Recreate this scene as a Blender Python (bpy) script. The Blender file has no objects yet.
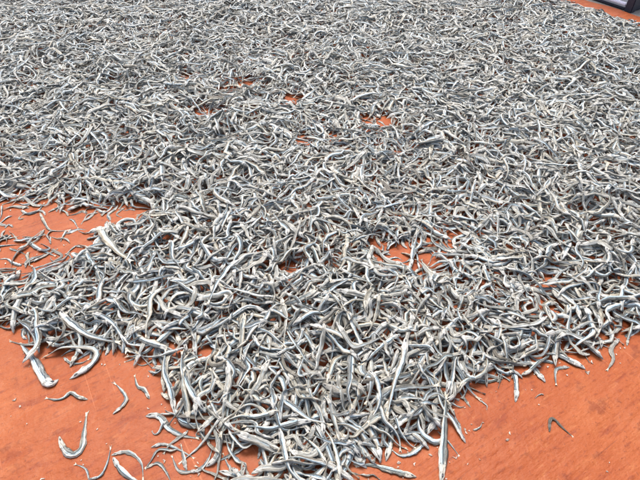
import bpy, bmesh, math
import numpy as np

rng = np.random.default_rng(41)
R = math.radians
sc = bpy.context.scene
C = sc.collection

# ------------------------------------------------------------------ camera, sky, sun, exposure
CAM_H, PITCH, FPX = 0.352, R(43.5), 500.0
cam = bpy.data.cameras.new('camera')
cam.sensor_width = 36.0
cam.lens = 36.0 * FPX / 640.0
cam.clip_start = 0.01
cam.clip_end = 400.0
cam_o = bpy.data.objects.new('camera', cam)
C.objects.link(cam_o)
cam_o.location = (0, 0, CAM_H)
cam_o.rotation_euler = (R(90) - PITCH, 0, 0)
sc.camera = cam_o

SUN_EL, SUN_AZ = R(66), R(-15)          # azimuth measured from +Y (away from the camera) towards +X
w = bpy.data.worlds.new('World')
sc.world = w
w.use_nodes = True
wn = w.node_tree.nodes
sky = wn.new('ShaderNodeTexSky')
sky.sky_type = 'NISHITA'
sky.sun_disc = False
sky.sun_elevation = SUN_EL
sky.sun_rotation = SUN_AZ
sky.air_density = 1.0
sky.dust_density = 6.0
sky.ozone_density = 0.6
hs = wn.new('ShaderNodeHueSaturation')
hs.inputs['Saturation'].default_value = 0.85
w.node_tree.links.new(sky.outputs[0], hs.inputs['Color'])
w.node_tree.links.new(hs.outputs[0], wn['Background'].inputs[0])
wn['Background'].inputs[1].default_value = 0.15

sun = bpy.data.lights.new('sun', 'SUN')
sun.energy = 1.3
sun.angle = R(20)
sun.color = (1.0, 0.98, 0.945)
sun_o = bpy.data.objects.new('sun', sun)
C.objects.link(sun_o)
sun_o.rotation_euler = (R(90) - SUN_EL, 0, -SUN_AZ + math.pi)
sun_o.rotation_euler = (-(R(90) - SUN_EL), 0, -SUN_AZ)
sun_o.location = (0, 0, 3)

sc.view_settings.view_transform = 'Standard'
sc.view_settings.look = 'None'
sc.view_settings.exposure = 1.36
sc.view_settings.gamma = 1.0
sc.cycles.use_denoising = True
sc.cycles.max_bounces = 4

# ------------------------------------------------------------------ node helpers
def new_mat(name):
    m = bpy.data.materials.new(name)
    m.use_nodes = True
    nt = m.node_tree
    return m, nt, nt.nodes['Principled BSDF']

def N(nt, t, **kw):
    n = nt.nodes.new(t)
    for k, v in kw.items():
        setattr(n, k, v)
    return n

def sock(nt, inp, v):
    if hasattr(v, 'is_linked') or isinstance(v, bpy.types.NodeSocket):
        nt.links.new(v, inp)
    else:
        inp.default_value = v

def mth(nt, op, a, b=0.0, c=0.0, clamp=False):
    n = N(nt, 'ShaderNodeMath', operation=op)
    n.use_clamp = clamp
    sock(nt, n.inputs[0], a); sock(nt, n.inputs[1], b); sock(nt, n.inputs[2], c)
    return n.outputs[0]

def mapr(nt, v, a, b, c=0.0, d=1.0):
    n = N(nt, 'ShaderNodeMapRange')
    n.interpolation_type = 'SMOOTHSTEP'
    sock(nt, n.inputs[0], v)
    for i, x in enumerate((a, b, c, d)):
        n.inputs[i + 1].default_value = x
    return n.outputs[0]

def ramp(nt, v, stops, interp='LINEAR'):
    n = N(nt, 'ShaderNodeValToRGB')
    n.color_ramp.interpolation = interp
    e = n.color_ramp.elements
    while len(e) < len(stops):
        e.new(0.5)
    for k, (p, col) in enumerate(stops):
        e[k].position = p
        e[k].color = (*col, 1)
    sock(nt, n.inputs[0], v)
    return n.outputs[0]

def mix(nt, f, a, b, blend='MIX'):
    n = N(nt, 'ShaderNodeMix', data_type='RGBA', blend_type=blend)
    sock(nt, n.inputs[0], f)
    for i, v in ((6, a), (7, b)):
        if isinstance(v, tuple):
            n.inputs[i].default_value = (*v, 1)
        else:
            nt.links.new(v, n.inputs[i])
    return n.outputs[2]

def noise(nt, vec, scale, detail=2.0, rough=0.5):
    n = N(nt, 'ShaderNodeTexNoise')
    if vec is not None:
        nt.links.new(vec, n.inputs['Vector'])
    n.inputs['Scale'].default_value = scale
    n.inputs['Detail'].default_value = detail
    n.inputs['Roughness'].default_value = rough
    return n.outputs[0]

def comb(nt, x, y, z):
    n = N(nt, 'ShaderNodeCombineXYZ')
    sock(nt, n.inputs[0], x); sock(nt, n.inputs[1], y); sock(nt, n.inputs[2], z)
    return n.outputs[0]

def bump(nt, h, dist, strength=1.0, normal=None):
    n = N(nt, 'ShaderNodeBump')
    n.inputs['Strength'].default_value = strength
    n.inputs['Distance'].default_value = dist
    nt.links.new(h, n.inputs['Height'])
    if normal is not None:
        nt.links.new(normal, n.inputs['Normal'])
    return n.outputs[0]

# ------------------------------------------------------------------ materials
def fish_material():
    m, nt, p = new_mat('dried_fish_skin')
    at = N(nt, 'ShaderNodeAttribute'); at.attribute_name = 'fish'
    sp = N(nt, 'ShaderNodeSeparateColor'); nt.links.new(at.outputs['Color'], sp.inputs[0])
    u, v, r, q = sp.outputs[0], sp.outputs[1], sp.outputs[2], at.outputs['Alpha']
    seed = mth(nt, 'MULTIPLY', r, 70.0)
    n1 = noise(nt, comb(nt, mth(nt, 'MULTIPLY', u, 7.0), mth(nt, 'MULTIPLY', v, 1.6), seed), 1.0, 3.0)
    n2 = noise(nt, comb(nt, mth(nt, 'MULTIPLY', u, 16.0), mth(nt, 'MULTIPLY', v, 3.4), mth(nt, 'ADD', seed, 9.0)), 1.0, 4.0, 0.62)
    n3 = noise(nt, comb(nt, mth(nt, 'MULTIPLY', u, 5.0), mth(nt, 'MULTIPLY', v, 9.0), mth(nt, 'ADD', seed, 31.0)), 1.0, 3.0, 0.6)
    vv = mth(nt, 'MULTIPLY_ADD', v, 0.5, 0.5)
    vv = mth(nt, 'ADD', vv, mth(nt, 'MULTIPLY', mth(nt, 'SUBTRACT', n1, 0.5), 0.26))
    vv = mth(nt, 'ADD', vv, mth(nt, 'MULTIPLY', mth(nt, 'SUBTRACT', mth(nt, 'FRACT', mth(nt, 'MULTIPLY', q, 7.31)), 0.5), 0.34))
    skin = ramp(nt, vv, [(0.00, (.12, .105, .08)), (.10, (.36, .33, .26)), (.22, (.66, .66, .61)), (.36, (.73, .75, .72)),
                         (.40, (.28, .33, .36)), (.45, (.24, .35, .42)), (.49, (.58, .73, .80)),
                         (.555, (.50, .66, .74)), (.595, (.025, .035, .05)), (.70, (.060, .078, .09)),
                         (.79, (.17, .195, .20)), (.90, (.11, .115, .11)), (1.0, (.07, .07, .06))])
    brown = ramp(nt, n3, [(0.34, (.09, .08, .06)), (.46, (.25, .24, .20)), (.54, (.43, .42, .37)), (.64, (.66, .65, .59))])
    n4 = noise(nt, comb(nt, mth(nt, 'MULTIPLY', u, 6.0), mth(nt, 'MULTIPLY', v, 0.8), mth(nt, 'ADD', seed, 53.0)), 1.0, 2.0)
    dull = mapr(nt, mth(nt, 'ADD', q, mth(nt, 'MULTIPLY', mth(nt, 'SUBTRACT', n4, 0.5), 1.5)), 0.30, 0.95, 0.0, 0.85)
    col = mix(nt, dull, skin, brown)
    # the head is creamier, with dusky patches
    headf = mapr(nt, u, 0.21, 0.17)
    headc = ramp(nt, n2, [(.30, (.78, .78, .73)), (.50, (.60, .59, .54)), (.66, (.18, .165, .14))])
    col = mix(nt, mth(nt, 'MULTIPLY', headf, 0.75), col, headc)
    # lost scales: dusky grey and pale flaky patches, longitudinal wrinkles
    col = mix(nt, mapr(nt, n2, 0.58, 0.68, 0.0, 0.6), col, (.15, .14, .12))
    col = mix(nt, mapr(nt, n2, 0.39, 0.31, 0.0, 0.7), col, (.80, .79, .73))
    col = mix(nt, mapr(nt, n3, 0.60, 0.70, 0.0, 0.4), col, (.08, .08, .085))
    # some are yellowed, a few dried almost black-brown
    col = mix(nt, mapr(nt, mth(nt, 'FRACT', mth(nt, 'MULTIPLY', r, 9.7)), 0.6, 1.0, 0.0, 0.5), col, mix(nt, 1.0, col, (1.0, .90, .72), 'MULTIPLY'))
    col = mix(nt, mapr(nt, q, 1.0, 1.4, 0.0, 0.85), col, (.085, .07, .052))
    # gill slit, eye, and the drab tail root
    gill = mth(nt, 'ABSOLUTE', mth(nt, 'SUBTRACT', mth(nt, 'ADD', u, mth(nt, 'MULTIPLY', mth(nt, 'MULTIPLY', v, v), 0.03)), 0.205))
    col = mix(nt, mth(nt, 'MULTIPLY', mapr(nt, gill, 0.012, 0.003, 0.0, 0.75), mapr(nt, n1, 0.42, 0.6)), col, (.07, .065, .06))
    eu = mth(nt, 'MULTIPLY', mth(nt, 'SUBTRACT', u, 0.075), 22.0)
    ev = mth(nt, 'MULTIPLY', mth(nt, 'SUBTRACT', v, 0.25), 1.7)
    ed = mth(nt, 'SQRT', mth(nt, 'ADD', mth(nt, 'MULTIPLY', eu, eu), mth(nt, 'MULTIPLY', ev, ev)))
    col = mix(nt, mapr(nt, ed, 0.62, 0.42), col, (.04, .04, .045))
    col = mix(nt, mapr(nt, u, 0.86, 0.98, 0.0, 0.55), col, (.36, .32, .25))
    nt.links.new(col, p.inputs['Base Color'])
    silver = mth(nt, 'MULTIPLY', mapr(nt, mth(nt, 'ABSOLUTE', mth(nt, 'SUBTRACT', vv, 0.525)), 0.14, 0.05), mth(nt, 'SUBTRACT', 1.0, dull))
    nt.links.new(mth(nt, 'MULTIPLY', silver, 0.35), p.inputs['Metallic'])
    nt.links.new(mth(nt, 'MULTIPLY_ADD', n2, 0.36, 0.12), p.inputs['Roughness'])
    p.inputs['Specular IOR Level'].default_value = 0.55
    hgt = mth(nt, 'MULTIPLY_ADD', n2, 0.7, n3)
    nt.links.new(bump(nt, hgt, 0.0016, 0.9), p.inputs['Normal'])
    return m

def fin_material():
    m, nt, p = new_mat('dried_tail_fin')
    tc = N(nt, 'ShaderNodeTexCoord')
    n = noise(nt, tc.outputs['Object'], 900.0, 3.0)
    nt.links.new(ramp(nt, n, [(.3, (.22, .19, .14)), (.55, (.44, .39, .30)), (.75, (.58, .54, .45))]), p.inputs['Base Color'])
    p.inputs['Roughness'].default_value = 0.5
    nt.links.new(bump(nt, n, 0.0004), p.inputs['Normal'])
    return m

def eye_material():
    m, nt, p = new_mat('dried_fish_eye')
    tc = N(nt, 'ShaderNodeTexCoord')
    n = noise(nt, tc.outputs['Object'], 1500.0, 2.0)
    nt.links.new(ramp(nt, n, [(.35, (.015, .016, .02)), (.7, (.09, .09, .10))]), p.inputs['Base Color'])
    p.inputs['Roughness'].default_value = 0.25
    return m

def tarp_material():
    m, nt, p = new_mat('orange_tarp')
    tc = N(nt, 'ShaderNodeTexCoord')
    mp = N(nt, 'ShaderNodeMapping'); mp.inputs['Rotation'].default_value = (0, 0, R(-32))
    nt.links.new(tc.outputs['Object'], mp.inputs['Vector'])
    sep = N(nt, 'ShaderNodeSeparateXYZ'); nt.links.new(mp.outputs[0], sep.inputs[0])
    x, y = sep.outputs[0], sep.outputs[1]
    streak = noise(nt, comb(nt, mth(nt, 'MULTIPLY', x, 20.0), mth(nt, 'MULTIPLY', y, 105.0), 0.0), 1.0, 4.0, 0.6)
    cross = noise(nt, comb(nt, mth(nt, 'MULTIPLY', x, 210.0), mth(nt, 'MULTIPLY', y, 34.0), 5.0), 1.0, 3.0, 0.6)
    big = noise(nt, tc.outputs['Object'], 9.0, 4.0, 0.6)
    mid = noise(nt, tc.outputs['Object'], 55.0, 4.0, 0.65)
    fine = noise(nt, tc.outputs['Object'], 420.0, 3.0, 0.6)
    blot = noise(nt, comb(nt, mth(nt, 'MULTIPLY', x, 90.0), mth(nt, 'MULTIPLY', y, 240.0), 8.0), 1.0, 3.0, 0.6)
    col = ramp(nt, big, [(.3, (0.184, 0.038, 0.008)), (.5, (0.205, 0.047, 0.011)), (.7, (0.231, 0.060, 0.016))])
    col = mix(nt, mapr(nt, streak, 0.52, 0.72, 0, 0.6), col, (0.253, 0.072, 0.022))
    col = mix(nt, mapr(nt, streak, 0.44, 0.28, 0, 0.7), col, (0.128, 0.020, 0.005))
    col = mix(nt, mapr(nt, cross, 0.60, 0.76, 0, 0.3), col, (0.120, 0.021, 0.006))
    col = mix(nt, mapr(nt, mth(nt, 'MULTIPLY', mid, mth(nt, 'ADD', streak, 0.5)), 0.58, 0.72, 0, 0.35), col, (0.078, 0.021, 0.008))
    col = mix(nt, mapr(nt, mid, 0.56, 0.70, 0, 0.5), col, (0.143, 0.025, 0.006))
    col = mix(nt, mapr(nt, mid, 0.44, 0.32, 0, 0.5), col, (0.242, 0.069, 0.021))
    col = mix(nt, mapr(nt, fine, 0.62, 0.72, 0, 0.6), col, (0.088, 0.016, 0.005))
    col = mix(nt, mapr(nt, fine, 0.30, 0.22, 0, 0.6), col, (0.285, 0.129, 0.055))
    col = mix(nt, mapr(nt, blot, 0.58, 0.68, 0, 0.55), col, (0.120, 0.022, 0.006))
    col = mix(nt, mapr(nt, blot, 0.40, 0.30, 0, 0.5), col, (0.258, 0.084, 0.027))
    scr = noise(nt, comb(nt, mth(nt, 'MULTIPLY', x, 11.0), mth(nt, 'MULTIPLY', y, 520.0), 3.0), 1.0, 2.0, 0.5)
    col = mix(nt, mapr(nt, scr, 0.66, 0.72, 0, 0.5), col, (0.093, 0.019, 0.006))
    scr2 = noise(nt, comb(nt, mth(nt, 'MULTIPLY', y, 9.0), mth(nt, 'MULTIPLY', x, 480.0), 7.0), 1.0, 2.0, 0.5)
    col = mix(nt, mapr(nt, scr2, 0.69, 0.74, 0, 0.45), col, (0.306, 0.108, 0.047))
    nt.links.new(col, p.inputs['Base Color'])
    nt.links.new(mth(nt, 'MULTIPLY_ADD', mid, 0.3, 0.42), p.inputs['Roughness'])
    p.inputs['Specular IOR Level'].default_value = 0.22
    b1 = bump(nt, streak, 0.0012, 0.7)
    b2 = bump(nt, mth(nt, 'ADD', mid, mth(nt, 'MULTIPLY', blot, 0.4)), 0.0018, 0.8, b1)
    nt.links.new(bump(nt, fine, 0.0005, 0.6, b2), p.inputs['Normal'])
    return m

def simple_noise_mat(name, c0, c1, scale, rough, bd=0.0):
    m, nt, p = new_mat(name)
    tc = N(nt, 'ShaderNodeTexCoord')
    n = noise(nt, tc.outputs['Object'], scale, 5.0, 0.6)
    nt.links.new(ramp(nt, n, [(.3, c0), (.7, c1)]), p.inputs['Base Color'])
    p.inputs['Roughness'].default_value = rough
    if bd:
        nt.links.new(bump(nt, n, bd), p.inputs['Normal'])
    return m

M_FISH, M_FIN, M_EYE, M_TARP = fish_material(), fin_material(), eye_material(), tarp_material()
M_GROUND = simple_noise_mat('worn_concrete', (.13, .115, .10), (.24, .22, .20), 14.0, 0.85, 0.01)
M_DARK = simple_noise_mat('dark_blue_plastic', (.010, .012, .022), (.022, .025, .042), 40.0, 0.45)
M_PALE = simple_noise_mat('pale_lavender_plastic', (.58, .58, .68), (.76, .76, .84), 30.0, 0.5)
M_FLAKE = simple_noise_mat('fish_scale', (.17, .13, .10), (.40, .34, .29), 300.0, 0.4)

def obj(name, verts, faces, mat, parent=None, smooth=False, label=None, cat=None, group=None, kind=None, loc=None):
    me = bpy.data.meshes.new(name)
    me.from_pydata([tuple(p) for p in verts], [], faces)
    me.update()
    me.materials.append(mat)
    if smooth:
        me.polygons.foreach_set('use_smooth', np.ones(len(me.polygons), bool))
    o = bpy.data.objects.new(name, me)
    C.objects.link(o)
    if parent is not None:
        o.parent = parent
    if loc is not None:
        o.location = loc
    for k, v in (('label', label), ('category', cat), ('group', group), ('kind', kind)):
        if v:
            o[k] = v
    return o

# ------------------------------------------------------------------ from a pixel of the photograph to the ground
SP, CP = math.sin(PITCH), math.cos(PITCH)
def ground(px, py, z=0.0):
    px = np.asarray(px, float); py = np.asarray(py, float)
    vx, vy = (px - 320) / FPX, (py - 240) / FPX
    d = (CAM_H - z) / (SP + vy * CP)
    return np.stack([d * vx, d * (CP - vy * SP)], -1)
def pixel(x, y, z=0.0):
    dz = CAM_H - z
    d = y * CP + dz * SP
    return np.stack([320 + FPX * x / d, 240 + FPX * (dz * CP - y * SP) / d], -1), d

# ------------------------------------------------------------------ ground and tarpaulin
g = 60.0
obj('ground', [(-g, -g, -.005), (g, -g, -.005), (g, g, -.005), (-g, g, -.005)], [(0, 1, 2, 3)], M_GROUND, kind='structure')

E0, E1 = ground(592, 0), ground(640, 16)
ED = (E0 - E1) / np.linalg.norm(E0 - E1)          # along the right-hand edge, away from the camera
EN = np.array([-ED[1], ED[0]])                    # into the tarp
CREASES = [(ground(560, 330), ground(700, 470), .0022, .004), (ground(470, 470), ground(600, 395), .0012, .006),
           (ground(510, 400), ground(580, 372), .0012, .004), (ground(0, 250), ground(150, 225), .0016, .008),
           (ground(60, 500), ground(110, 400), .0010, .006), (ground(0, 440), ground(60, 400), .0012, .008),
           (ground(600, 420), ground(560, 480), .0010, .005), (ground(560, 395), ground(640, 385), .0009, .003)]
def tarp_z(x, y):
    z = .0012 * np.sin(9.1 * x + 3.3 * y + 1) * np.sin(7.3 * y - 2.1 * x) + .0007 * np.sin(31 * x - 17 * y) * np.sin(23 * y + 11 * x + 2)
    for a, b, h, wd in CREASES:
        t = b - a; L = np.hypot(*t); t = t / L
        s = (x - a[0]) * t[0] + (y - a[1]) * t[1]
        d = -(x - a[0]) * t[1] + (y - a[1]) * t[0] + .003 * np.sin(s * 60 + h * 900)
        z = z + h * np.exp(-(d / wd) ** 2) * np.clip(1 - np.abs(s / L - .5) * 1.9, 0, 1)
    return z

na, nb = 330, 330
A, B = np.meshgrid(np.linspace(-1.9, 1.2, na), np.linspace(0, 2.8, nb), indexing='ij')
hem = .004 * np.sin(A * 21) + .002 * np.sin(A * 63 + 1)
X = E0[0] + ED[0] * A + EN[0] * (B + hem)
Y = E0[1] + ED[1] * A + EN[1] * (B + hem)
Z = tarp_z(X, Y) - .0025 * np.exp(-B / .004)        # the hem drops to the ground
idx = np.arange(na * nb).reshape(na, nb)
F = np.stack([idx[:-1, :-1], idx[1:, :-1], idx[1:, 1:], idx[:-1, 1:]], -1).reshape(-1, 4)[:, ::-1]
tarp = obj('tarpaulin', np.stack([X, Y, Z], -1).reshape(-1, 3).tolist(), F.tolist(), M_TARP, smooth=True,
           label='worn orange tarpaulin spread flat under the drying anchovies', cat='tarpaulin')
if tarp.data.polygons[0].normal.z < 0:
    tarp.data.flip_normals()

# ------------------------------------------------------------------ fish bodies
def resample(P, n):
    d = np.r_[0, np.cumsum(np.linalg.norm(np.diff(P, axis=0), axis=1))]
    t = np.linspace(0, d[-1], n)
    return np.stack([np.interp(t, d, P[:, k]) for k in range(P.shape[1])], -1), d[-1]

def catmull(P, n):
    P = np.asarray(P, float)
    if len(P) == 2:
        return resample(P, n)
    Q = np.vstack([2 * P[0] - P[1], P, 2 * P[-1] - P[-2]])
    out = []
    for i in range(1, len(Q) - 2):
        t = np.linspace(0, 1, 12, endpoint=False)[:, None]
        a, b, c, d = Q[i - 1], Q[i], Q[i + 1], Q[i + 2]
        out.append(.5 * (2 * b + (c - a) * t + (2 * a - 5 * b + 4 * c - d) * t ** 2 + (3 * b - a - 3 * c + d) * t ** 3))
    out.append(P[-1:])
    return resample(np.vstack(out), n)

NS = 14                                            # spine samples used while piling
def spine_bank(n):
    s = np.linspace(0, 1, 40)[None]
    k = rng.random(n); sg = rng.choice([-1, 1], n)[:, None]
    U = lambda a, b: rng.uniform(a, b, (n, 1))
    bow = rng.normal(0, .55, (n, 1)) + 0 * s
    ess = sg * U(1.4, 3.6) * np.sin(2 * np.pi * s * U(.8, 1.15) + U(-.4, .4))
    wd = U(.04, .11)
    hook = sg * U(.6, 1.9) / (wd * 1.77) * np.exp(-((s - U(.25, .78)) / wd) ** 2) + rng.normal(0, .5, (n, 1))
    curl = sg * U(2.6, 4.8) * (.6 + .8 * s)
    kap = np.where(k[:, None] < .54, bow, np.where(k[:, None] < .72, ess, np.where(k[:, None] < .97, hook, curl)))
    names = np.where(k < .54, np.where(np.abs(bow[:, 0]) > .45, 'bowed', 'straight'), np.where(k < .72, 'S-bent', np.where(k < .97, 'hooked', 'curled')))
    for _ in range(3):                              # the sharp little kinks of a shrivelled body
        kap = kap + rng.normal(0, .46, (n, 1)) / (.03 * 1.77) * np.exp(-((s - U(.15, .92)) / .03) ** 2)
    th = np.cumsum(kap, 1) / 40
    th -= th.mean(1, keepdims=True)
    P = np.stack([np.cumsum(np.cos(th), 1), np.cumsum(np.sin(th), 1)], -1) / 40
    P = P[:, np.linspace(0, 39, NS).round().astype(int)]
    return P - P.mean(1, keepdims=True), names
BANK, BANK_SHAPE = spine_bank(6000)
def random_spine():
    k = rng.integers(len(BANK))
    return BANK[k], str(BANK_SHAPE[k])

UK = np.array([0, .025, .07, .13, .19, .215, .28, .40, .55, .70, .82, .90, .945, .955, .98, 1.0])
AK = np.array([.005, .019, .031, .041, .049, .040, .047, .046, .038, .028, .020, .014, .012, .014, .027, .034])
BK = np.array([.003, .014, .023, .029, .032, .024, .026, .024, .020, .015, .011, .008, .005, .003, .002, .0015])

def build_rings(spines, L, roll, twist, fat, lo, hi, ridge_seed, n, m, body_only):
    """spines (F,NS,3) -> ring vertices (F,n,m,3) and u, v"""
    Fn = len(spines)
    ue = .95 if body_only else 1.0
    # finer rings at the head and the tail
    u = np.interp(np.linspace(0, 1, n), [0, .2, .75, 1], [0, .12, .78, ue])
    t = np.linspace(0, 1, spines.shape[1])
    # cubic-ish interpolation of spines (Catmull on uniform samples)
    x = u * (len(t) - 1); i = np.clip(x.astype(int), 0, len(t) - 2); f = (x - i)[None, :, None]
    Q = np.concatenate([2 * spines[:, :1] - spines[:, 1:2], spines, 2 * spines[:, -1:] - spines[:, -2:-1]], 1)
    a, b, c, d = Q[:, i], Q[:, i + 1], Q[:, i + 2], Q[:, i + 3]
    P = .5 * (2 * b + (c - a) * f + (2 * a - 5 * b + 4 * c - d) * f ** 2 + (3 * b - a - 3 * c + d) * f ** 3)
    T = .5 * ((c - a) + 2 * (2 * a - 5 * b + 4 * c - d) * f + 3 * (3 * b - a - 3 * c + d) * f ** 2)
    T /= np.linalg.norm(T, axis=2, keepdims=True) + 1e-12
    up = np.array([0, 0, 1.0])
    S = np.cross(np.broadcast_to(up, T.shape), T); S /= np.linalg.norm(S, axis=2, keepdims=True) + 1e-9
    Bn = np.cross(T, S)
    rr = np.random.default_rng(ridge_seed)
    rl = roll[:, None] + twist[:, None] * (u[None] - .3)
    Dv = np.cos(rl)[..., None] * S + np.sin(rl)[..., None] * Bn
    Ev = -np.sin(rl)[..., None] * S + np.cos(rl)[..., None] * Bn
    ph = rr.random((Fn, 3, 1)) * 6.28
    wob = 1 + .11 * np.sin(u * 19 + ph[:, 0]) + .08 * np.sin(u * 43 + ph[:, 1]) + .05 * np.sin(u * 83 + ph[:, 2])
    up_ = lo[:, None] + (hi - lo)[:, None] * u[None]           # broken pieces show only part of a fish
    sc_ = (fat * L / np.sqrt(np.maximum(hi - lo, .45)))[:, None]
    Aw = np.interp(up_, UK, AK) * sc_ * wob
    Bw = np.interp(up_, UK, BK) * sc_ * wob
    th = np.arange(m) / m * 2 * np.pi
    ridge = 1 + np.clip(rr.normal(-.04, .24, (Fn, 1, m)), -.5, .42) * np.interp(u, [0, .18, .25, .85, 1], [.3, .5, 1, 1, .2])[None, :, None]
    ridge = ridge + rr.normal(0, .07 if m > 8 else .11, (Fn, n, m))
    sec = np.sin(th) * np.abs(np.sin(th)) ** .35 * (1 - .22 * np.abs(np.sin(th)) ** 6)
    V = P[:, :, None] + Dv[:, :, None] * (Aw[..., None] * np.cos(th) * ridge)[..., None] + Ev[:, :, None] * (Bw[..., None] * sec * ridge)[..., None]
    vv = np.broadcast_to(np.cos(th), (Fn, n, m))
    uu = np.broadcast_to(up_[:, :, None], (Fn, n, m))
    return V, uu, vv, (P, T, Dv, Ev, Aw, Bw, u)

_face_cache = {}
def ring_faces(n, m):
    if (n, m) not in _face_cache:
        q = []
        for i in range(n - 1):
            for j in range(m):
                k = (j + 1) % m
                q.append((i * m + j, i * m + k, (i + 1) * m + k, (i + 1) * m + j))
        _face_cache[(n, m)] = np.array(q)
    return _face_cache[(n, m)]

def mesh_from_rings(name, V, uu, vv, r, q, mat):
    Fn, n, m = V.shape[:3]
    me = bpy.data.meshes.new(name)
    nv = Fn * n * m
    quads = (ring_faces(n, m)[None] + (np.arange(Fn) * n * m)[:, None, None]).reshape(-1, 4)
    base = np.arange(Fn)[:, None] * n * m
    caps = [base + np.arange(m)[None, ::-1], base + (n - 1) * m + np.arange(m)[None]]
    capv = np.concatenate(caps, 0)
    loops = np.concatenate([quads.ravel(), capv.ravel()]).astype(np.int32)
    starts = np.concatenate([np.arange(len(quads)) * 4, len(quads) * 4 + np.arange(len(capv)) * m]).astype(np.int32)
    me.vertices.add(nv); me.loops.add(len(loops)); me.polygons.add(len(starts))
    me.vertices.foreach_set('co', V.reshape(-1).astype(np.float32))
    me.loops.foreach_set('vertex_index', loops)
    me.polygons.foreach_set('loop_start', starts)
    me.update(calc_edges=True)
    me.polygons.foreach_set('use_smooth', np.ones(len(starts), bool))
    at = me.attributes.new('fish', 'FLOAT_COLOR', 'POINT')
    colr = np.empty((Fn, n, m, 4), np.float32)
    colr[..., 0] = uu; colr[..., 1] = vv
    colr[..., 2] = r[:, None, None]; colr[..., 3] = q[:, None, None]
    at.data.foreach_set('color', colr.reshape(-1))
    me.materials.append(mat)
    return me

# ------------------------------------------------------------------ where the fish lie: thickness of the heap over the tarp
CELL = .0015
X0, Y0, NXc, NYc = -1.25, .02, 1667, 1120
def poly_world(pts, z=.006):
    p = np.array(pts, float)
    return ground(p[:, 0], p[:, 1], z)
def inside(x, y, poly):
    c = np.zeros(np.shape(x), bool)
    j = len(poly) - 1
    for i in range(len(poly)):
        xi, yi = poly[i]; xj, yj = poly[j]
        c ^= ((yi > y) != (yj > y)) & (x < (xj - xi) * (y - yi) / (yj - yi + 1e-15) + xi)
        j = i
    return c

# bare tarp outlines, read from the photograph
BARE = [
    [(-90, 318), (0, 318), (14, 326), (40, 345), (60, 352), (100, 352), (140, 356), (160, 370), (163, 395), (176, 420), (190, 436), (204, 450), (212, 470), (216, 560), (-90, 560)],   # lower left
    [(-90, 203), (0, 202), (60, 204), (118, 205), (150, 205), (157, 213), (136, 219), (110, 222), (94, 226), (92, 240), (74, 254), (56, 246), (40, 262), (18, 258), (0, 268), (-90, 268)],                     # strip on the left
    [(28, 252), (46, 254), (40, 268), (28, 272), (14, 262)],
    [(700, 318), (640, 326), (618, 336), (600, 346), (566, 352), (548, 364), (520, 372), (498, 374), (470, 392), (458, 410), (448, 438), (420, 444), (392, 452), (378, 464), (344, 470), (335, 540), (700, 520)],                       # lower right
    [(366, 240), (378, 236), (390, 243), (404, 238), (414, 246), (406, 254), (410, 264), (394, 266), (384, 258), (374, 264), (370, 250)],
    [(542, 280), (554, 268), (562, 250), (578, 256), (568, 266), (564, 280), (552, 288), (550, 302), (536, 304)],
    [(286, 272), (292, 254), (302, 260), (298, 272), (289, 280)],
    [(222, 440), (246, 446), (266, 444), (268, 462), (252, 474), (232, 476), (220, 462)],
    [(88, 296), (106, 292), (112, 304), (94, 308)],
    [(164, 340), (178, 334), (182, 348), (170, 362)],
]
HOLES = [(186, 77, 7), (203, 110, 7), (218, 111, 6), (246, 82, 7), (226, 88, 6), (292, 98, 8), (330, 134, 6), (303, 138, 7),
         (385, 121, 8), (364, 120, 6), (512, 24, 5), (546, 6, 5), (332, 134, 6), (522, 300, 6), (395, 150, 6), (345, 148, 5),
         (420, 165, 5), (560, 314, 8), (600, 290, 5), (452, 300, 6), (424, 250, 6), (268, 270, 5), (206, 348, 8)]

gx = X0 + (np.arange(NXc) + .5) * CELL
gy = Y0 + (np.arange(NYc) + .5) * CELL
GX, GY = np.meshgrid(gx, gy, indexing='ij')
def lump(x, y, f, sd):
    r2 = np.random.default_rng(sd)
    z = 0
    for k in range(7):
        a = r2.uniform(0, 6.28); fr = f * r2.uniform(.6, 1.7)
        z = z + np.sin(fr * (x * np.cos(a) + y * np.sin(a)) + r2.uniform(0, 6.28))
    return z / 3.2
def blur(a, k):
    for ax in (0, 1):
        for _ in range(2):
            c = np.cumsum(np.pad(a, [(k + 1, k) if i == ax else (0, 0) for i in (0, 1)], mode='edge'), axis=ax)
            n_ = a.shape[ax]
            hi = np.take(c, np.arange(n_) + 2 * k + 1 - 0, axis=ax, mode='clip'); lo = np.take(c, np.arange(n_), axis=ax)
            a = (hi - lo) / (2 * k + 1)
    return a
mask = np.ones((NXc, NYc))
for pl in BARE:
    mask[inside(GX, GY, poly_world(pl))] = 0
for hx, hy, hr in HOLES:
    c0 = ground(hx, hy, .004); rr_ = 1.0 * np.linalg.norm(ground(hx + hr, hy, .004) - c0)
    mask[(GX - c0[0]) ** 2 + ((GY - c0[1] + .3 * rr_) / 1.9) ** 2 < rr_ ** 2] = 0
eoff = (GX - E0[0]) * EN[0] + (GY - E0[1]) * EN[1]
mask[eoff < .050 + .005 * np.sin(GX * 60)] = 0
edge = blur(mask, 9)
TH = .0140 + .0055 * lump(GX, GY, 22, 3) + .0025 * lump(GX, GY, 60, 4)
TH -= .0012 * np.clip((GY - .55) / .3, 0, 1)
PZ, _ = pixel(GX, GY, .006)
TH *= 1 - .62 * np.exp(-((PZ[..., 0] - 40) / 85) ** 2 - ((PZ[..., 1] - 268) / 42) ** 2)
TH *= np.clip(edge * 1.5 - .5, 0, 1) ** .6
TH *= np.interp(eoff, [.05, .15], [.25, 1])
TH = np.clip(TH, .0, .034)
edge2 = blur(mask, 22)
TH *= .4 + .6 * np.clip((edge2 - .55) * 2.5, 0, 1)
TH[mask < .5] = 0

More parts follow.
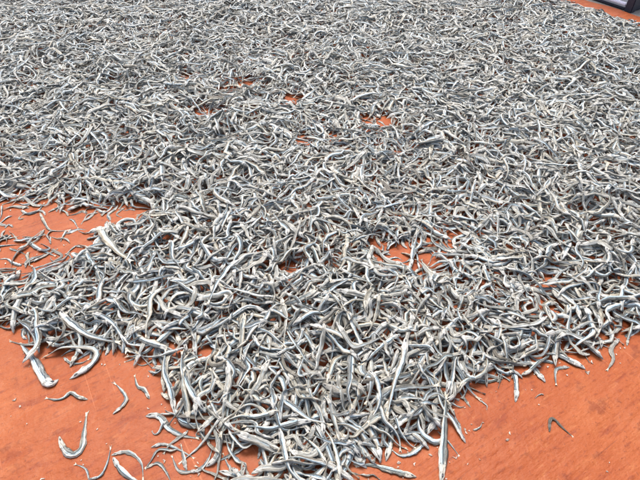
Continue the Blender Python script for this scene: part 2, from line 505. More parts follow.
H = tarp_z(GX, GY)
TZ = H.copy()
OWN = np.full((NXc, NYc), -1, np.int32)
ACR = np.array([-.9, 0, .9])

fish = []        # dicts: spine (NS,3), L, roll, twist, fat, r, q, shape, label
A0 = np.interp(np.linspace(0, 1, NS), UK[:14], AK[:14]); B0 = np.interp(np.linspace(0, 1, NS), UK[:14], BK[:14])
NFINE = 3 * NS - 2
WF = np.array([np.interp(np.linspace(0, NS - 1, NFINE), np.arange(NS), row) for row in np.eye(NS)]).T
GM = np.array([np.gradient(row) for row in np.eye(NS)]).T
def settle(P2, L, roll, fat, conform, max_bare=.45, need=True, sink=.0):
    """drop a fish with plan P2 (NS,2) on the heap; returns its spine heights or None"""
    t = GM @ P2; t /= np.linalg.norm(t, axis=1, keepdims=True) + 1e-12
    nrm = np.stack([-t[:, 1], t[:, 0]], -1)
    a = A0 * (L * fat); b = B0 * (L * fat)
    hw = np.sqrt((a * np.cos(roll)) ** 2 + (b * np.sin(roll)) ** 2)
    hv = np.sqrt((a * np.sin(roll)) ** 2 + (b * np.cos(roll)) ** 2)
    Pf = WF @ P2
    nf = WF @ nrm; hf = WF @ hw
    Q = Pf[:, None] + nf[:, None] * (hf[:, None] * ACR)[..., None]
    ix = ((Q[..., 0] - X0) / CELL).astype(int); iy = ((Q[..., 1] - Y0) / CELL).astype(int)
    if ix.min() < 1 or iy.min() < 1 or ix.max() >= NXc - 1 or iy.max() >= NYc - 1:
        return None
    if need and (mask[ix[:, 1], iy[:, 1]] < .5).mean() > max_bare:
        return None
    hq = H[ix, iy]
    hmax = np.maximum(hq[:, 1], (hq.max(1) * .6 + hq[:, 1] * .4))
    hp_ = np.concatenate([hmax[:1], hmax, hmax[-1:]])
    hs_ = np.maximum(np.maximum(hp_[0:-2:3], hp_[1:-1:3]), hp_[2::3])
    # rest on two supports either side of the middle, along the long axis
    c = P2.mean(0); ax = P2[0] - P2[-1]
    if np.linalg.norm(ax) < .3 * L:
        ax = t[NS // 2]
    ax = ax / np.linalg.norm(ax)
    s = (P2 - c) @ ax
    best = None
    li = np.where(s < 0)[0]; ri = np.where(s >= 0)[0]
    # support line through the hull edge crossing s = 0
    sl, sr, hl, hr = s[li][:, None], s[ri][None], hs_[li][:, None], hs_[ri][None]
    z0 = hl + (hr - hl) * (-sl) / (sr - sl + 1e-9)
    k = np.unravel_index(np.argmax(z0), z0.shape)
    a0, b0 = li[k[0]], ri[k[1]]
    slope = np.clip((hs_[b0] - hs_[a0]) / (s[b0] - s[a0] + 1e-9), -.75, .75)
    zl = z0[k] + slope * s
    zl = zl + max(0, (hs_ - zl).max() * .5)
    z = zl - conform * np.clip(zl - hs_, 0, None)
    z = np.maximum(z, hs_ - .0008)
    zp = np.convolve(np.r_[z[0], z, z[-1]], [.25, .5, .25], 'valid') + hv - sink
    zp = np.maximum(zp, TZ[ix[::3, 1], iy[::3, 1]] + hv * .9)
    return zp, (ix, iy, WF @ (zp + hv * .75))

def commit(d, stamp):
    ix, iy, top = stamp
    topa = top[:, None] - np.array([.0008, 0, .0008])
    i = len(fish)
    cur = H[ix, iy]
    up = topa > cur
    H[ix[up], iy[up]] = topa[up]
    OWN[ix[up], iy[up]] = i
    fish.append(d)

def rand_roll():
    k = rng.random()
    base = 0.0 if rng.random() < .5 else math.pi
    return base + (rng.normal(0, .45) if k < .8 else rng.uniform(-1.5, 1.5))

# ------------------------------------------------------------------ the fish one can pick out, traced head first
# (label, short name for neighbours, [(x, y) ...], fatness, on the heap?, tone r/q overrides)
TRACED = [
    ('thick anchovy with its head bent sideways, on bare tarp at lower left', 'the thick bent-headed anchovy', [(57, 377), (49, 383), (41, 374), (33, 359), (24, 348), (18, 340)], 1.25, 0, .35),
    ('arched grey anchovy crossing over the tail of the thick bent-headed one', None, [(19, 359), (29, 351), (37, 341), (38, 326), (36, 312), (28, 305)], .9, 1, .3),
    ('pale brown anchovy lying crosswise under the arched grey one at left', None, [(58, 338), (36, 339), (25, 343), (8, 339)], .8, 0, .95),
    ('big anchovy folded back like a hairpin at the left heap edge', 'the hairpin anchovy', [(68, 377), (80, 371), (92, 362), (97, 353), (88, 349), (65, 350), (43, 355)], .85, 1, .55),
    ('small grey anchovy tucked inside the bend of the hairpin one', None, [(62, 355), (70, 361), (80, 361), (88, 357)], 1.0, 0, .5),
    ('thin bent anchovy lying alone below the hairpin one', 'the thin bent loose anchovy', [(87, 398), (78, 396), (70, 391), (63, 396), (55, 398), (44, 396)], .95, 0, .45),
    ('crescent-shaped small anchovy lying alone on the tarp, head down', 'the crescent anchovy', [(112, 413), (121, 406), (126, 398), (121, 389), (114, 382)], 1.05, 0, .5),
    ('small zigzag anchovy lying alone close to the front lobe', 'the zigzag anchovy', [(149, 398), (144, 389), (137, 385), (134, 374)], 1.05, 0, .35),
    ('long silver anchovy sloping down right at the left heap edge', 'the long sloping anchovy', [(60, 311), (68, 322), (84, 333), (100, 338), (119, 341)], 1.0, 1, .3),
    ('anchovy hanging head up over the left edge beside the long sloping one', None, [(91, 312), (106, 318), (119, 330), (126, 349)], .95, 1, .4),
    ('tiny curled brown tail piece at the left heap edge', None, [(130, 344), (136, 350), (133, 357), (123, 361)], 1.0, 0, .9),
    ('J-shaped anchovy lying alone on the tarp at lower left', 'the J-shaped anchovy', [(58, 435), (63, 447), (72, 454), (81, 448), (83, 434), (86, 411)], .85, 0, .4),
    ('thin anchovy with crooked end at the bottom left of the photo', None, [(88, 479), (86, 470), (82, 466), (74, 463)], 1.0, 0, .6),
    ('anchovy bent upward at bottom left, tail pointing away', 'the upward-bent anchovy', [(87, 478), (99, 475), (106, 463), (110, 446)], .95, 0, .3),
    ('silver anchovy slanting off the bottom edge right of the upward-bent one', None, [(112, 456), (121, 470), (136, 481), (150, 490)], 1.0, 0, .25),
    ('arched pale anchovy over the slanting silver one at the bottom edge', None, [(111, 455), (128, 452), (141, 462), (143, 480)], .8, 1, .5),
    ('wavy anchovy with blunt pale head reaching left from front lobe', 'the blunt-headed anchovy', [(145, 415), (159, 416), (168, 427), (181, 434), (199, 437)], 1.05, 0, .5),
    ('grey anchovy lying on the tarp just below the blunt-headed one', None, [(150, 446), (164, 443), (180, 449), (194, 457)], .85, 0, .6),
    ('small hook-tailed anchovy with its head right, near the bottom', None, [(198, 468), (186, 471), (177, 468), (171, 454)], .9, 0, .45),
    ('shiny blue arched anchovy at the bottom edge', None, [(145, 467), (157, 462), (165, 470), (171, 482)], .9, 0, .1),
    ('thin straight anchovy stretching from front lobe down to left tarp', None, [(224, 421), (207, 437), (192, 450), (178, 461)], .75, 1, .7),
    ('short silver anchovy curled at the left side of front lobe', None, [(147, 368), (158, 372), (177, 363)], 1.0, 1, .2),
    ('upright silver anchovy forming the left rim of front lobe', None, [(174, 412), (170, 390), (164, 372), (166, 350)], .85, 1, .15),
    ('long anchovy sloping down right inside the left rim of front lobe', None, [(205, 410), (192, 394), (182, 370), (181, 348)], .85, 1, .3),
    ('cream-headed anchovy pointing down between two long rim fish', None, [(187, 418), (187, 402), (184, 385), (185, 372)], 1.2, 1, .55),
    ('long silver anchovy lying crosswise near the bottom centre', 'the long crosswise anchovy', [(312, 422), (295, 424), (270, 428), (242, 424)], 1.05, 1, .25),
    ('thin brown straight anchovy crosswise, left of the long crosswise one', None, [(257, 432), (234, 433), (212, 434)], .75, 1, .9),
    ('silver-blue anchovy bending down right at the bottom left of lobe', None, [(247, 468), (234, 457), (228, 447), (226, 436)], 1.0, 1, .15),
    ('thin curved anchovy near the bottom, left below the silver-blue one', None, [(246, 476), (230, 467), (222, 451)], .8, 0, .5),
    ('dark curved anchovy dropping down from the long crosswise one', None, [(279, 426), (283, 448), (288, 468), (301, 482)], .9, 1, .4),
    ('large-headed dark anchovy facing down at the bottom centre', None, [(327, 466), (318, 450), (309, 440), (297, 434)], 1.15, 1, .3),
    ('long S-bent anchovy right of the large-headed one at bottom centre', None, [(341, 480), (338, 458), (330, 436), (312, 421)], .85, 1, .35),
    ('broad straight silver anchovy hanging down at lobe right front corner', 'the broad hanging anchovy', [(442, 481), (443, 455), (444, 428), (445, 398)], .95, 1, .12),
    ('plump crescent anchovy with white belly at the front of lobe', 'the plump crescent anchovy', [(427, 440), (414, 452), (401, 455), (391, 448)], 1.25, 0, .3),
    ('white-headed anchovy pointing right at the bottom of the photo', 'the white-headed anchovy', [(417, 476), (400, 472), (386, 468), (371, 464), (356, 466)], 1.0, 0, .35),
    ('thin arched anchovy between the plump crescent and the broad hanging one', None, [(401, 437), (414, 433), (429, 435), (439, 441)], .75, 1, .3),
    ('pale thin anchovy crossing over the broad hanging one', None, [(455, 415), (440, 414), (424, 409), (410, 402)], .65, 1, .8),
    ('small thin anchovy pointing down just right of the broad hanging one', None, [(461, 431), (457, 420), (453, 410)], .9, 1, .6),
    ('tail of a thin anchovy poking out below right lobe corner', None, [(438, 430), (449, 441), (460, 455)], .7, 0, .5),
    ('bent silver anchovy standing out on tarp below the right heap edge', 'the bent anchovy on the right tarp', [(516, 401), (517, 388), (515, 372), (507, 360), (506, 348)], .9, 0, .15),
    ('blunt thick anchovy pointing down right at the right heap edge', 'the blunt thick anchovy', [(546, 381), (537, 371), (529, 359), (526, 343)], 1.15, 0, .45),
    ('slender bowed anchovy lying crosswise on tarp along right heap edge', None, [(466, 372), (476, 379), (491, 380), (511, 373)], .85, 0, .25),
    ('short anchovy pointing down right beside the lobe right side', None, [(471, 406), (463, 395), (455, 381)], .95, 0, .4),
    ('big anchovy with a pointed head jutting right over bare tarp', 'the big pointed-head anchovy', [(587, 367), (571, 359), (556, 350), (546, 338), (541, 323)], 1.1, 0, .3),
    ('tiny hook-shaped anchovy under the big pointed-head one', None, [(571, 365), (558, 367), (556, 374), (557, 384)], 1.0, 0, .5),
    ('twisted brown anchovy with its tail down on the right tarp', 'the twisted brown anchovy', [(621, 336), (613, 347), (615, 358), (608, 369)], .9, 0, 1.15),
    ('pale anchovy lying crosswise behind the big pointed-head one', None, [(555, 341), (569, 335), (586, 340), (606, 340)], .9, 1, .65),
    ('short silver anchovy pointing toward the camera near right frame edge', None, [(629, 343), (630, 332), (633, 318)], .9, 1, .2),
    ('dark folded little anchovy alone on the bare right tarp', 'the lone dark anchovy', [(550, 431), (550, 420), (554, 418), (563, 426), (575, 436)], .85, 0, 1.4),
    ('dark anchovy with a curled head at the heap above left strip', None, [(20, 209), (28, 213), (38, 209), (44, 201)], 1.0, 0, .3),
    ('thin wiry anchovy bending across the bare left strip', 'the wiry anchovy on the strip', [(39, 211), (44, 221), (49, 228), (58, 229), (69, 228)], .6, 0, .6),
    ('thin straight anchovy along the far edge of left strip', None, [(47, 211), (57, 206), (66, 201), (82, 197)], .7, 0, .6),
    ('silver anchovy with white head sloping across the left strip', 'the white-headed strip anchovy', [(24, 235), (32, 244), (42, 249), (55, 254)], .9, 0, .35),
    ('little anchovy curled in the middle of bare left strip', None, [(68, 217), (73, 219), (77, 226)], 1.1, 0, .5),
    ('anchovy curled into a ring at the right end of bare strip', 'the ring-curled anchovy', [(121, 233), (118, 225), (124, 218), (133, 220), (136, 228), (129, 234)], .85, 1, .5),
    ('big pale anchovy sloping down right, right of the white-headed strip one', 'the big pale sloping anchovy', [(97, 221), (104, 236), (115, 250), (132, 264)], 1.15, 1, .55),
    ('broad blue-silver anchovy slanting up right beyond the strip end', 'the broad blue-silver anchovy', [(136, 254), (150, 243), (171, 226)], 1.2, 1, .08),
    ('bright bowed silver anchovy on the heap left of centre', 'the bright bowed anchovy', [(240, 259), (226, 271), (215, 287), (208, 302)], 1.0, 1, .1),
    ('pale upright anchovy with cream head on the heap left of centre', 'the pale upright anchovy', [(245, 312), (242, 334), (240, 357)], 1.1, 1, .6),
    ('silver anchovy bending right from the pale upright one', None, [(252, 333), (261, 347), (279, 350), (300, 357)], .85, 1, .15),
    ('long upright silver anchovy on the heap right of bottom centre', 'the long upright anchovy', [(406, 336), (403, 359), (394, 385), (387, 416)], .85, 1, .3),
    ('S-bent blue-lined anchovy left of the long upright one', None, [(368, 371), (378, 385), (379, 404), (368, 420)], 1.0, 1, .15),
    ('dark crescent anchovy on the heap above the S-bent blue-lined one', None, [(336, 361), (345, 368), (360, 363)], 1.1, 1, .3),
    ('bowed cream anchovy crossing the small bare gap at centre', 'the anchovy over the centre gap', [(404, 268), (392, 262), (378, 250), (368, 244)], .9, 1, .8),
    ('pale upright anchovy at the right rim of centre gap', None, [(411, 266), (413, 250), (418, 232)], .8, 1, .3),
    ('white anchovy along the near rim of centre gap', None, [(368, 270), (380, 268), (398, 272)], 1.2, 1, .6),
    ('plump crescent anchovy across the right-hand bare gap', 'the anchovy over the right gap', [(596, 270), (586, 277), (573, 272)], 1.3, 1, .35),
    ('white bowed anchovy bridging the right-hand bare gap', None, [(553, 280), (562, 270), (580, 265)], .9, 1, .55),
]
NT = len(TRACED)

def traced_item(t, plane):
    pts = np.array(t[2], float)
    P, L = catmull(ground(pts[:, 0], pts[:, 1], plane), NS)
    return P, L

flat_first = [t for t in TRACED if not t[4]]
heap_last = [t for t in TRACED if t[4]]
for t in flat_first:
    P, L = traced_item(t, .003)
    roll = (0 if rng.random() < .5 else math.pi) + rng.normal(0, .25)
    res = settle(P, L, roll, t[3], .6, need=False)
    if res is None:
        continue
    commit(dict(spine=np.c_[P, res[0]], L=L, roll=roll, twist=rng.normal(0, .5), fat=t[3], r=rng.random(), q=t[5], shape='', label=t[0], short=t[1]), res[1])
    # keep the heap off the fish that lie clear of it
n_flat = len(fish)
keep = OWN >= 0
TH_eff = TH.copy()

# a loose sprinkling of small fish and broken pieces on the thin margins
def scatter(pts_px, lens, clear=False):
    for (px, py), ln in zip(pts_px, lens):
        if clear:
            c_ = ground(px, py); a_, b_ = ((c_ - (X0, Y0)) / CELL).astype(int)
            if (OWN[max(a_ - 7, 0):a_ + 8, max(b_ - 7, 0):b_ + 8] >= 0).any():
                continue
        S, shp = random_spine()
        a = rng.uniform(0, 6.28)
        P = S * ln @ np.array([[math.cos(a), math.sin(a)], [-math.sin(a), math.cos(a)]]) + ground(px, py)
        roll = rand_roll(); fat = rng.uniform(.85, 1.2) * (1.0 + max(0, .026 - ln) * 45)
        res = settle(P, ln, roll, fat, .6, need=False)
        if res is not None:
            commit(dict(spine=np.c_[P, res[0]], L=ln, roll=roll, twist=rng.normal(0, .6), fat=fat, r=rng.random(), q=rng.random(), shape=shp, label=None, short=None), res[1])
margin_px = [(4, 222), (12, 238), (6, 246), (18, 252), (34, 238), (50, 240), (64, 236), (84, 233), (96, 232), (88, 217), (76, 231), (110, 226), (140, 216), (120, 213), (146, 226),
             (2, 214), (10, 262), (30, 262), (38, 274), (8, 276), (3, 300), (6, 312), (14, 318), (24, 330), (150, 362), (140, 352), (108, 345), (176, 442), (160, 456), (205, 462), (212, 474),
             (228, 478), (250, 480), (262, 470), (350, 476), (372, 478), (480, 368), (500, 366), (536, 358), (596, 340), (636, 330), (524, 352), (270, 452), (262, 444), (160, 430), (184, 458)]
scatter(margin_px, rng.uniform(.014, .030, len(margin_px)))
gap_px = [(hx + rng.normal(0, hr * .8), hy + rng.normal(0, hr * .5)) for hx, hy, hr in HOLES for _ in range(2)]
gap_px += [(x, y) for x, y in zip(rng.uniform(362, 416, 17), rng.uniform(236, 268, 17))] + [(x, y) for x, y in zip(rng.uniform(538, 582, 9), rng.uniform(250, 302, 9))]
gap_px += [(x, y) for x, y in zip(rng.uniform(-10, 92, 15), rng.uniform(236, 264, 15))] + [(x, y) for x, y in zip(rng.uniform(0, 150, 12), rng.uniform(206, 228, 12))]
scatter(gap_px, rng.uniform(.012, .034, len(gap_px)))

ec = np.argwhere((mask < .5) & (edge > .02) & (edge < .6))
ec = ec[rng.permutation(len(ec))[:4000]]
epx, _ = pixel(gx[ec[:, 0]], gy[ec[:, 1]])
epx = epx[~((epx[:, 0] > 450) & (epx[:, 1] > 350) & (rng.random(len(epx)) < .8)) & (epx[:, 0] > -40) & (epx[:, 0] < 680) & (epx[:, 1] > 190) & (epx[:, 1] < 500)][:130]
scatter(epx.tolist(), rng.uniform(.006, .022, len(epx)), True)

# ------------------------------------------------------------------ pile up the rest
NCAND = 70000
cx = rng.uniform(X0 + .03, X0 + NXc * CELL - .03, NCAND)
cy = rng.uniform(Y0 + .03, Y0 + NYc * CELL - .03, NCAND)
# only the part of the tarp the camera can see, with a margin
pxs, dep = pixel(cx, cy)
vis = (pxs[:, 0] > -60) & (pxs[:, 0] < 700) & (pxs[:, 1] < 540) & (pxs[:, 1] > -32)
order = np.where(vis)[0]
accepted = 0
for pass_ in range(2):
    for i in order:
        x, y = (cx[i], cy[i]) if pass_ == 0 else (cx[i] + rng.normal(0, .008), cy[i] + rng.normal(0, .008))
        gi, gj = int((x - X0) / CELL), int((y - Y0) / CELL)
        if not (2 < gi < NXc - 3 and 2 < gj < NYc - 3):
            continue
        th = TH_eff[gi, gj]
        if th <= .0005:
            continue
        hm = H[gi - 2:gi + 3, gj - 2:gj + 3].mean()
        if hm > th * rng.uniform(.55, 1.0):
            continue
        L = .0445 * math.exp(rng.normal(0, .20)) if rng.random() < (.72 if y < .55 else .84) else rng.uniform(.014, .034)
        L = min(L, .058)
        S, shp = random_spine()
        a = rng.uniform(0, 6.28)
        P = S * L @ np.array([[math.cos(a), math.sin(a)], [-math.sin(a), math.cos(a)]]) + (x, y)
        roll = rand_roll(); fat = rng.uniform(.82, 1.20) * (1 + max(0, .034 - L) * 22) * (1 - max(0, L - .044) * 14)
        res = settle(P, L, roll, fat, rng.uniform(.45, .9), max_bare=.32)
        if res is None:
            continue
        commit(dict(spine=np.c_[P, res[0]], L=L, roll=roll, twist=rng.normal(0, 1.1), fat=fat, r=rng.random(), q=rng.random(), shape=shp, label=None, short=None), res[1])
        accepted += 1

# small fish and broken pieces have slipped into the gaps between the larger ones
ga = np.argwhere((OWN < 0) & (mask > .5) & (TH > .005) & (edge > .8))
gp, gd = pixel(gx[ga[:, 0]], gy[ga[:, 1]])
ga = ga[(gp[:, 0] > -60) & (gp[:, 0] < 700) & (gp[:, 1] > -20) & (gp[:, 1] < 520)]
ga = ga[rng.permutation(len(ga))]
nfill = 0
for gi, gj in ga:
    if nfill >= 7000:
        break
    if OWN[gi, gj] >= 0 or rng.random() < .12:
        continue
    L = rng.uniform(.011, .026)
    S, shp = random_spine()
    a = rng.uniform(0, 6.28)
    P = S * L @ np.array([[math.cos(a), math.sin(a)], [-math.sin(a), math.cos(a)]]) + (gx[gi], gy[gj])
    roll = rand_roll(); fat = rng.uniform(.95, 1.3) * (1 + max(0, .034 - L) * 30)
    res = settle(P, L, roll, fat, .6, need=False, sink=.001)
    if res is None:
        continue
    commit(dict(spine=np.c_[P, res[0]], L=L, roll=roll, twist=rng.normal(0, 1.1), fat=fat, r=rng.random(), q=rng.random(), shape=shp, label=None, short=None), res[1])
    nfill += 1

# the traced fish that lie on top of the heap
for t in heap_last:
    P, L = traced_item(t, .014)
    zz = []
    for it in range(2):
        roll = (0 if rng.random() < .5 else math.pi) + rng.normal(0, .3)
        res = settle(P, L, roll, t[3], .75, need=False, sink=.001)
        if res is None:
            break
        pts = np.array(t[2], float)
        P, L = catmull(ground(pts[:, 0], pts[:, 1], float(res[0].mean())), NS)
    if res is None:
        continue
    commit(dict(spine=np.c_[P, res[0]], L=L, roll=roll, twist=rng.normal(0, .4), fat=t[3], r=rng.random(), q=t[5], shape='', label=t[0], short=t[1]), res[1])

# ------------------------------------------------------------------ which of them show largest
NF = len(fish)
spn = np.array([f['spine'] for f in fish])
Ls = np.array([f['L'] for f in fish]); rolls = np.array([f['roll'] for f in fish]); tws = np.array([f['twist'] for f in fish])
los = np.zeros(NF); his = np.ones(NF)
fats = np.array([f['fat'] for f in fish]); rs = np.array([f['r'] for f in fish])
for f in fish:
    if not f['label'] and rng.random() < .05:
        f['q'] = rng.uniform(1.05, 1.35)
qs = np.array([f['q'] for f in fish])
cnt = np.bincount(OWN[OWN >= 0], minlength=NF).astype(float)
ctr = spn.mean(1)
pp, dd = pixel(ctr[:, 0], ctr[:, 1], ctr[:, 2])
inframe = (pp[:, 0] > 4) & (pp[:, 0] < 636) & (pp[:, 1] > 4) & (pp[:, 1] < 476)
area = cnt / dd ** 3 * inframe
is_tr = np.array([f['label'] is not None for f in fish])
rank = np.argsort(-(area * ~is_tr))
n_auto = 300 - int(is_tr.sum())
single = is_tr.copy(); single[rank[:n_auto]] = True

brk = rng.random(NF)
los[(brk < .14) & ~single & (Ls < .042)] = .2
his[(brk > .80) & ~single & (Ls < .038)] = .62

# ------------------------------------------------------------------ labels for the picked ones: bend, heading and a neighbour one can find
land = [(f['short'], pixel(*f['spine'].mean(0)[:2], f['spine'].mean(0)[2])[0]) for f in fish if f['short']]
land += [('the centre bare gap', np.array([390, 250])), ('the right-hand bare gap', np.array([558, 280])), ('the bare left strip', np.array([70, 218])),
         ('the right heap edge', np.array([610, 320])), ('the heap middle', np.array([320, 300])), ('the small gap left of centre', np.array([294, 266]))]
HEAD = ['right', 'lower right', 'near side', 'lower left', 'left', 'upper left', 'far side', 'upper right']
tone = lambda q: 'silvery' if q < .6 else ('dull grey' if q < .8 else ('brownish' if q < 1.15 else 'dark brown'))
seen = {}
for i in np.where(single & ~is_tr)[0]:
    f = fish[i]
    best = min(land, key=lambda l: np.hypot(*(l[1] - pp[i])))
    d = pp[i] - best[1]
    rel = ('right of' if d[0] > 0 else 'left of') if abs(d[0]) > abs(d[1]) else ('in front of' if d[1] > 0 else 'behind')
    hp = pixel(*f['spine'][0][:2], f['spine'][0][2])[0] - pixel(*f['spine'][-1][:2], f['spine'][-1][2])[0]
    k = int(round(math.atan2(hp[1], hp[0]) / (math.pi / 4))) % 8
    f['label'] = '%s %s anchovy heading %s, %s %s' % (f['shape'], tone(f['q']), HEAD[k], rel, best[0])
    seen.setdefault(f['label'], []).append((np.hypot(*d), i))
for lab, li in seen.items():
    if len(li) > 1:
        li.sort()
        for k, (_, i) in enumerate(li):
            fish[i]['label'] = ['nearest ', 'second ', 'third ', 'fourth ', 'fifth ', 'sixth ', 'seventh '][min(k, 6)] + lab

# ------------------------------------------------------------------ single fish: body, tail fin and eyes
def tail_mesh(P, T, D, E, a, L, sd):
    r2 = np.random.default_rng(sd)
    ln = L * r2.uniform(.055, .095); sp_ = max(a * r2.uniform(1.3, 2.2), .0008)
    th = .00022
    bend = r2.normal(0, .35)
    out = []
    prof = [(-.12, .8), (.25, .95), (.62, 1.5), (1.0, 2.0)]
    vs, fs = [], []
    for s, wd in prof:
        c = P + T * ln * s + E * bend * ln * s * s
        q = sp_ * wd * .62
        inner = .05 if s < .5 else (.30 if s < .9 else .72)
        for dv in (-1, -inner, inner, 1):
            for e in (-1, 1):
                jit = r2.normal(0, .12) * q if s > .5 else 0
                vs.append(c + D * (dv * q + jit) + E * e * th * (1.2 - .6 * s) - T * (ln * .5 * (1 - abs(dv)) * (s > .9)))
    for k in range(3):
        for j in (0, 1, 2):
            if j == 1 and k == 2:
                continue
            i0, i1 = k * 8 + j * 2, (k + 1) * 8 + j * 2
            fs += [(i0, i0 + 2, i1 + 2, i1), (i0 + 1, i1 + 1, i1 + 3, i0 + 3)]
        for j in (0, 3):
            i0, i1 = k * 8 + j * 2, (k + 1) * 8 + j * 2
            fs.append((i0, i1, i1 + 1, i0 + 1) if j == 0 else (i0, i0 + 1, i1 + 1, i1))
    return vs, fs

def eye_mesh(c, T, D, E, r):
    vs, fs = [], []
    m = 8
    for h, k in ((0, 1.0), (.45, .85), (.72, .45)):
        for j in range(m):
            t = j / m * 6.2832
            vs.append(c + (T * math.cos(t) + D * math.sin(t)) * r * k + E * h * r)
    for b in range(2):
        for j in range(m):
            k = (j + 1) % m
            fs.append((b * m + j, b * m + k, b * m + m + k, b * m + m + j))
    fs.append(tuple(range(2 * m, 3 * m)))
    return vs, fs

GROUP = 'anchovies drying on the tarpaulin'
ids = np.where(single)[0]
NN, MM = 26, 12
V, uu, vv, fr = build_rings(spn[ids], Ls[ids], rolls[ids], tws[ids], fats[ids], los[ids], his[ids], 77, NN, MM, True)
P, T, D, E, Aw, Bw, ug = fr
kh = int(np.argmin(np.abs(ug - .075)))
for k, i in enumerate(ids):
    f = fish[i]
    zmin = V[k, :, :, 2].min()
    org = np.array([ctr[i, 0], ctr[i, 1], zmin])
    me = mesh_from_rings('dried_anchovy', V[k:k + 1] - org, uu[k:k + 1], vv[k:k + 1], rs[i:i + 1], qs[i:i + 1], M_FISH)
    o = bpy.data.objects.new('dried_anchovy', me)
    C.objects.link(o)
    o.location = org
    o['label'] = f['label']; o['category'] = 'anchovy'; o['group'] = GROUP
    tv, tf = tail_mesh(P[k, -1] - org, T[k, -1], D[k, -1], E[k, -1], Aw[k, -1], Ls[i], int(i))
    obj('tail_fin', tv, tf, M_FIN, o)
    er = float(Aw[k, kh]) * .29
    for sg in (1, -1):
        c = P[k, kh] - org + D[k, kh] * Aw[k, kh] * .22 + E[k, kh] * sg * Bw[k, kh] * .84
        ev_, ef_ = eye_mesh(c, T[k, kh], D[k, kh], E[k, kh] * sg, er)
        obj('eye', ev_, ef_, M_EYE, o, smooth=True)

# ------------------------------------------------------------------ all the others: one mass in the heap
buried = (H[np.clip(((spn[:, :, 0] - X0) / CELL).astype(int), 0, NXc - 1), np.clip(((spn[:, :, 1] - Y0) / CELL).astype(int), 0, NYc - 1)] - spn[:, :, 2]).min(1) > np.where(cnt <= 3, .0025, .007)
rest = ~single & ~buried
me_parts = []
near = rest & (dd < .52) & (cnt > 3)
mid = rest & (dd >= .52) & (dd < .75) & (cnt > 3)
far = rest & (dd >= .75) & (cnt > 3)
low = rest & (cnt <= 3)
big = None
def heap_obj(sel_list):
    Vs, loops_, starts_, cols, smooth_ = [], [], [], [], []
    vo = 0; lo = 0
    for sel, n, m, sd in sel_list:
        ii = np.where(sel)[0]
        if not len(ii):
            continue
        V, uu, vv, _ = build_rings(spn[ii], Ls[ii], rolls[ii], tws[ii], fats[ii], los[ii], his[ii], sd, n, m, False)
        Fn = len(ii)
        quads = (ring_faces(n, m)[None] + (np.arange(Fn) * n * m)[:, None, None]).reshape(-1, 4) + vo
        base = np.arange(Fn)[:, None] * n * m + vo
        capv = np.concatenate([base + np.arange(m)[None, ::-1], base + (n - 1) * m + np.arange(m)[None]], 0)
        loops_.append(np.concatenate([quads.ravel(), capv.ravel()]))
        starts_.append(np.concatenate([lo + np.arange(len(quads)) * 4, lo + len(quads) * 4 + np.arange(2 * Fn) * m]))
        smooth_.append(np.full(len(quads) + len(capv), m > 6))          # shrivelled skin dries in facets
        lo += quads.size + capv.size
        vo += Fn * n * m
        Vs.append(V.reshape(-1, 3))
        c4 = np.empty((Fn, n, m, 4), np.float32)
        c4[..., 0] = uu; c4[..., 1] = vv; c4[..., 2] = rs[ii][:, None, None]; c4[..., 3] = qs[ii][:, None, None]
        cols.append(c4.reshape(-1, 4))
    Vs = np.concatenate(Vs); L_ = np.concatenate(loops_).astype(np.int32); S_ = np.concatenate(starts_).astype(np.int32)
    me = bpy.data.meshes.new('anchovy_heap')
    me.vertices.add(len(Vs)); me.loops.add(len(L_)); me.polygons.add(len(S_))
    me.vertices.foreach_set('co', Vs.ravel().astype(np.float32))
    me.loops.foreach_set('vertex_index', L_)
    me.polygons.foreach_set('loop_start', S_)
    me.update(calc_edges=True)
    me.polygons.foreach_set('use_smooth', np.concatenate(smooth_))
    at = me.attributes.new('fish', 'FLOAT_COLOR', 'POINT')
    at.data.foreach_set('color', np.concatenate(cols).ravel())
    me.materials.append(M_FISH)
    return me
hm_ = heap_obj([(near, 16, 8, 5), (mid, 10, 6, 6), (far, 8, 5, 8), (low, 6, 4, 7)])
heap = bpy.data.objects.new('anchovy_heap', hm_)
C.objects.link(heap)
heap['kind'] = 'stuff'; heap['label'] = 'thick mass of silvery dried anchovies covering the orange tarpaulin'; heap['category'] = 'dried fish'

# ------------------------------------------------------------------ scales, fin bits and crumbs shed on the bare tarp
r3 = np.random.default_rng(9)
fv, ff = [], []
for _ in range(1300):
    px, py = r3.uniform(-60, 700), r3.uniform(195, 540)
    x, y = ground(px, py)
    gi, gj = int((x - X0) / CELL), int((y - Y0) / CELL)
    if not (0 <= gi < NXc and 0 <= gj < NYc) or mask[gi, gj] > .5 or OWN[gi, gj] >= 0:
        continue
    if r3.random() > .10 + .9 * min(1, edge[gi, gj] * 3):
        continue
    ln = r3.choice([.0007, .0011, .0022, .004], p=[.66, .30, .035, .005]) * r3.uniform(.7, 1.3); wd = ln * r3.uniform(.25, .8) if ln < .0018 else ln * .22
    a = r3.uniform(0, 6.28); t = np.array([math.cos(a), math.sin(a)]); n2 = np.array([-t[1], t[0]])
    z = float(tarp_z(x, y)) + .0003
    b = len(fv)
    kink = n2 * r3.normal(0, .4) * ln
    for s, wk in ((-1, .3), (0, 1), (1, .4)):
        c = np.array([x, y]) + t * ln * s + kink * (s * s)
        for e in (-1, 1):
            q2 = c + n2 * wd * wk * e
            fv.append((q2[0], q2[1], z + r3.uniform(0, .0005)))
        fv.append((c[0], c[1], z + wd * .8))
    for k in (0, 3):
        fs0 = b + k
        ff += [(fs0, fs0 + 2, fs0 + 5, fs0 + 3), (fs0 + 2, fs0 + 1, fs0 + 4, fs0 + 5)]
obj('fish_scales', fv, ff, M_FLAKE, kind='stuff', label='pale fish scales and crumbs shed on the bare tarpaulin', cat='fish scales')

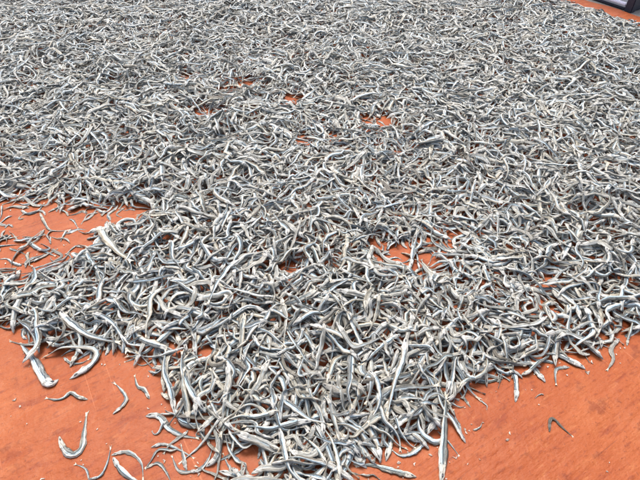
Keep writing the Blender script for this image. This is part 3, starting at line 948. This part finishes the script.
# ------------------------------------------------------------------ dark crate with pale slats beyond the tarp edge
def box(name, o3, ax, ay, lx, ly, z0, z1, mat, parent, bev=.0015):
    bm = bmesh.new()
    cs = [o3 + ax * i * lx + ay * j * ly for i, j in ((0, 0), (1, 0), (1, 1), (0, 1))]
    lo = [bm.verts.new((p[0], p[1], z0)) for p in cs]; hi = [bm.verts.new((p[0], p[1], z1)) for p in cs]
    bm.faces.new(lo[::-1]); bm.faces.new(hi)
    for k in range(4):
        bm.faces.new((lo[k], lo[(k + 1) % 4], hi[(k + 1) % 4], hi[k]))
    bmesh.ops.recalc_face_normals(bm, faces=bm.faces)
    bmesh.ops.bevel(bm, geom=bm.edges[:], offset=bev, segments=2, affect='EDGES')
    me = bpy.data.meshes.new(name); bm.to_mesh(me); bm.free()
    me.materials.append(mat)
    ob = bpy.data.objects.new(name, me); C.objects.link(ob); ob.parent = parent
    return ob
corner = ground(630.5, 13.6, -.005)
crate = bpy.data.objects.new('slatted_crate', None)
C.objects.link(crate)
crate.location = (corner[0], corner[1], -.005)
crate['label'] = 'dark crate with pale slats standing beyond the far right tarp edge'; crate['category'] = 'crate'
EO = -EN
O = np.zeros(2)
CL, CW, CH = .46, .30, .16
ZB = 0.0
for i in (0, 1):
    for j in (0, 1):
        box('corner_post', O + ED * i * (CL - .016) + EO * j * (CW - .016), ED, EO, .016, .016, ZB, CH, M_DARK, crate)
for j in (0, 1):
    off = O + EO * (j * (CW - .012) + .002 * (1 - 2 * j))
    box('rail', off + ED * .017, ED, EO, CL - .034, .012, ZB + .002, .006, M_DARK, crate)
    box('slat', off + ED * .017, ED, EO, CL - .034, .006, .009, .0145, M_PALE, crate)
    box('slat', off + ED * .017, ED, EO, CL - .034, .006, .022, .028, M_PALE, crate)
    box('slat', off + ED * .017, ED, EO, CL - .034, .006, .036, .042, M_PALE, crate)
    box('slat', off + ED * .017, ED, EO, CL - .034, .006, .050, .056, M_PALE, crate)
    for z_ in (.064, .078, .092, .106, .120):
        box('slat', off + ED * .017, ED, EO, CL - .034, .006, z_, z_ + .006, M_PALE, crate)
    box('rail', off + ED * .017, ED, EO, CL - .034, .012, .140, .158, M_DARK, crate)
for i in (0, 1):
    off = O + ED * (i * (CL - .012) + .002 * (1 - 2 * i)) + EO * .017
    for z0, z1 in ((.002, .03), (.05, .075), (.095, .12), (.140, .158)):
        box('end_slat', off, ED, EO, .010, CW - .034, z0, z1, M_DARK, crate)
box('bottom', O + ED * .02 + EO * .02, ED, EO, CL - .04, CW - .04, .004, .010, M_DARK, crate)
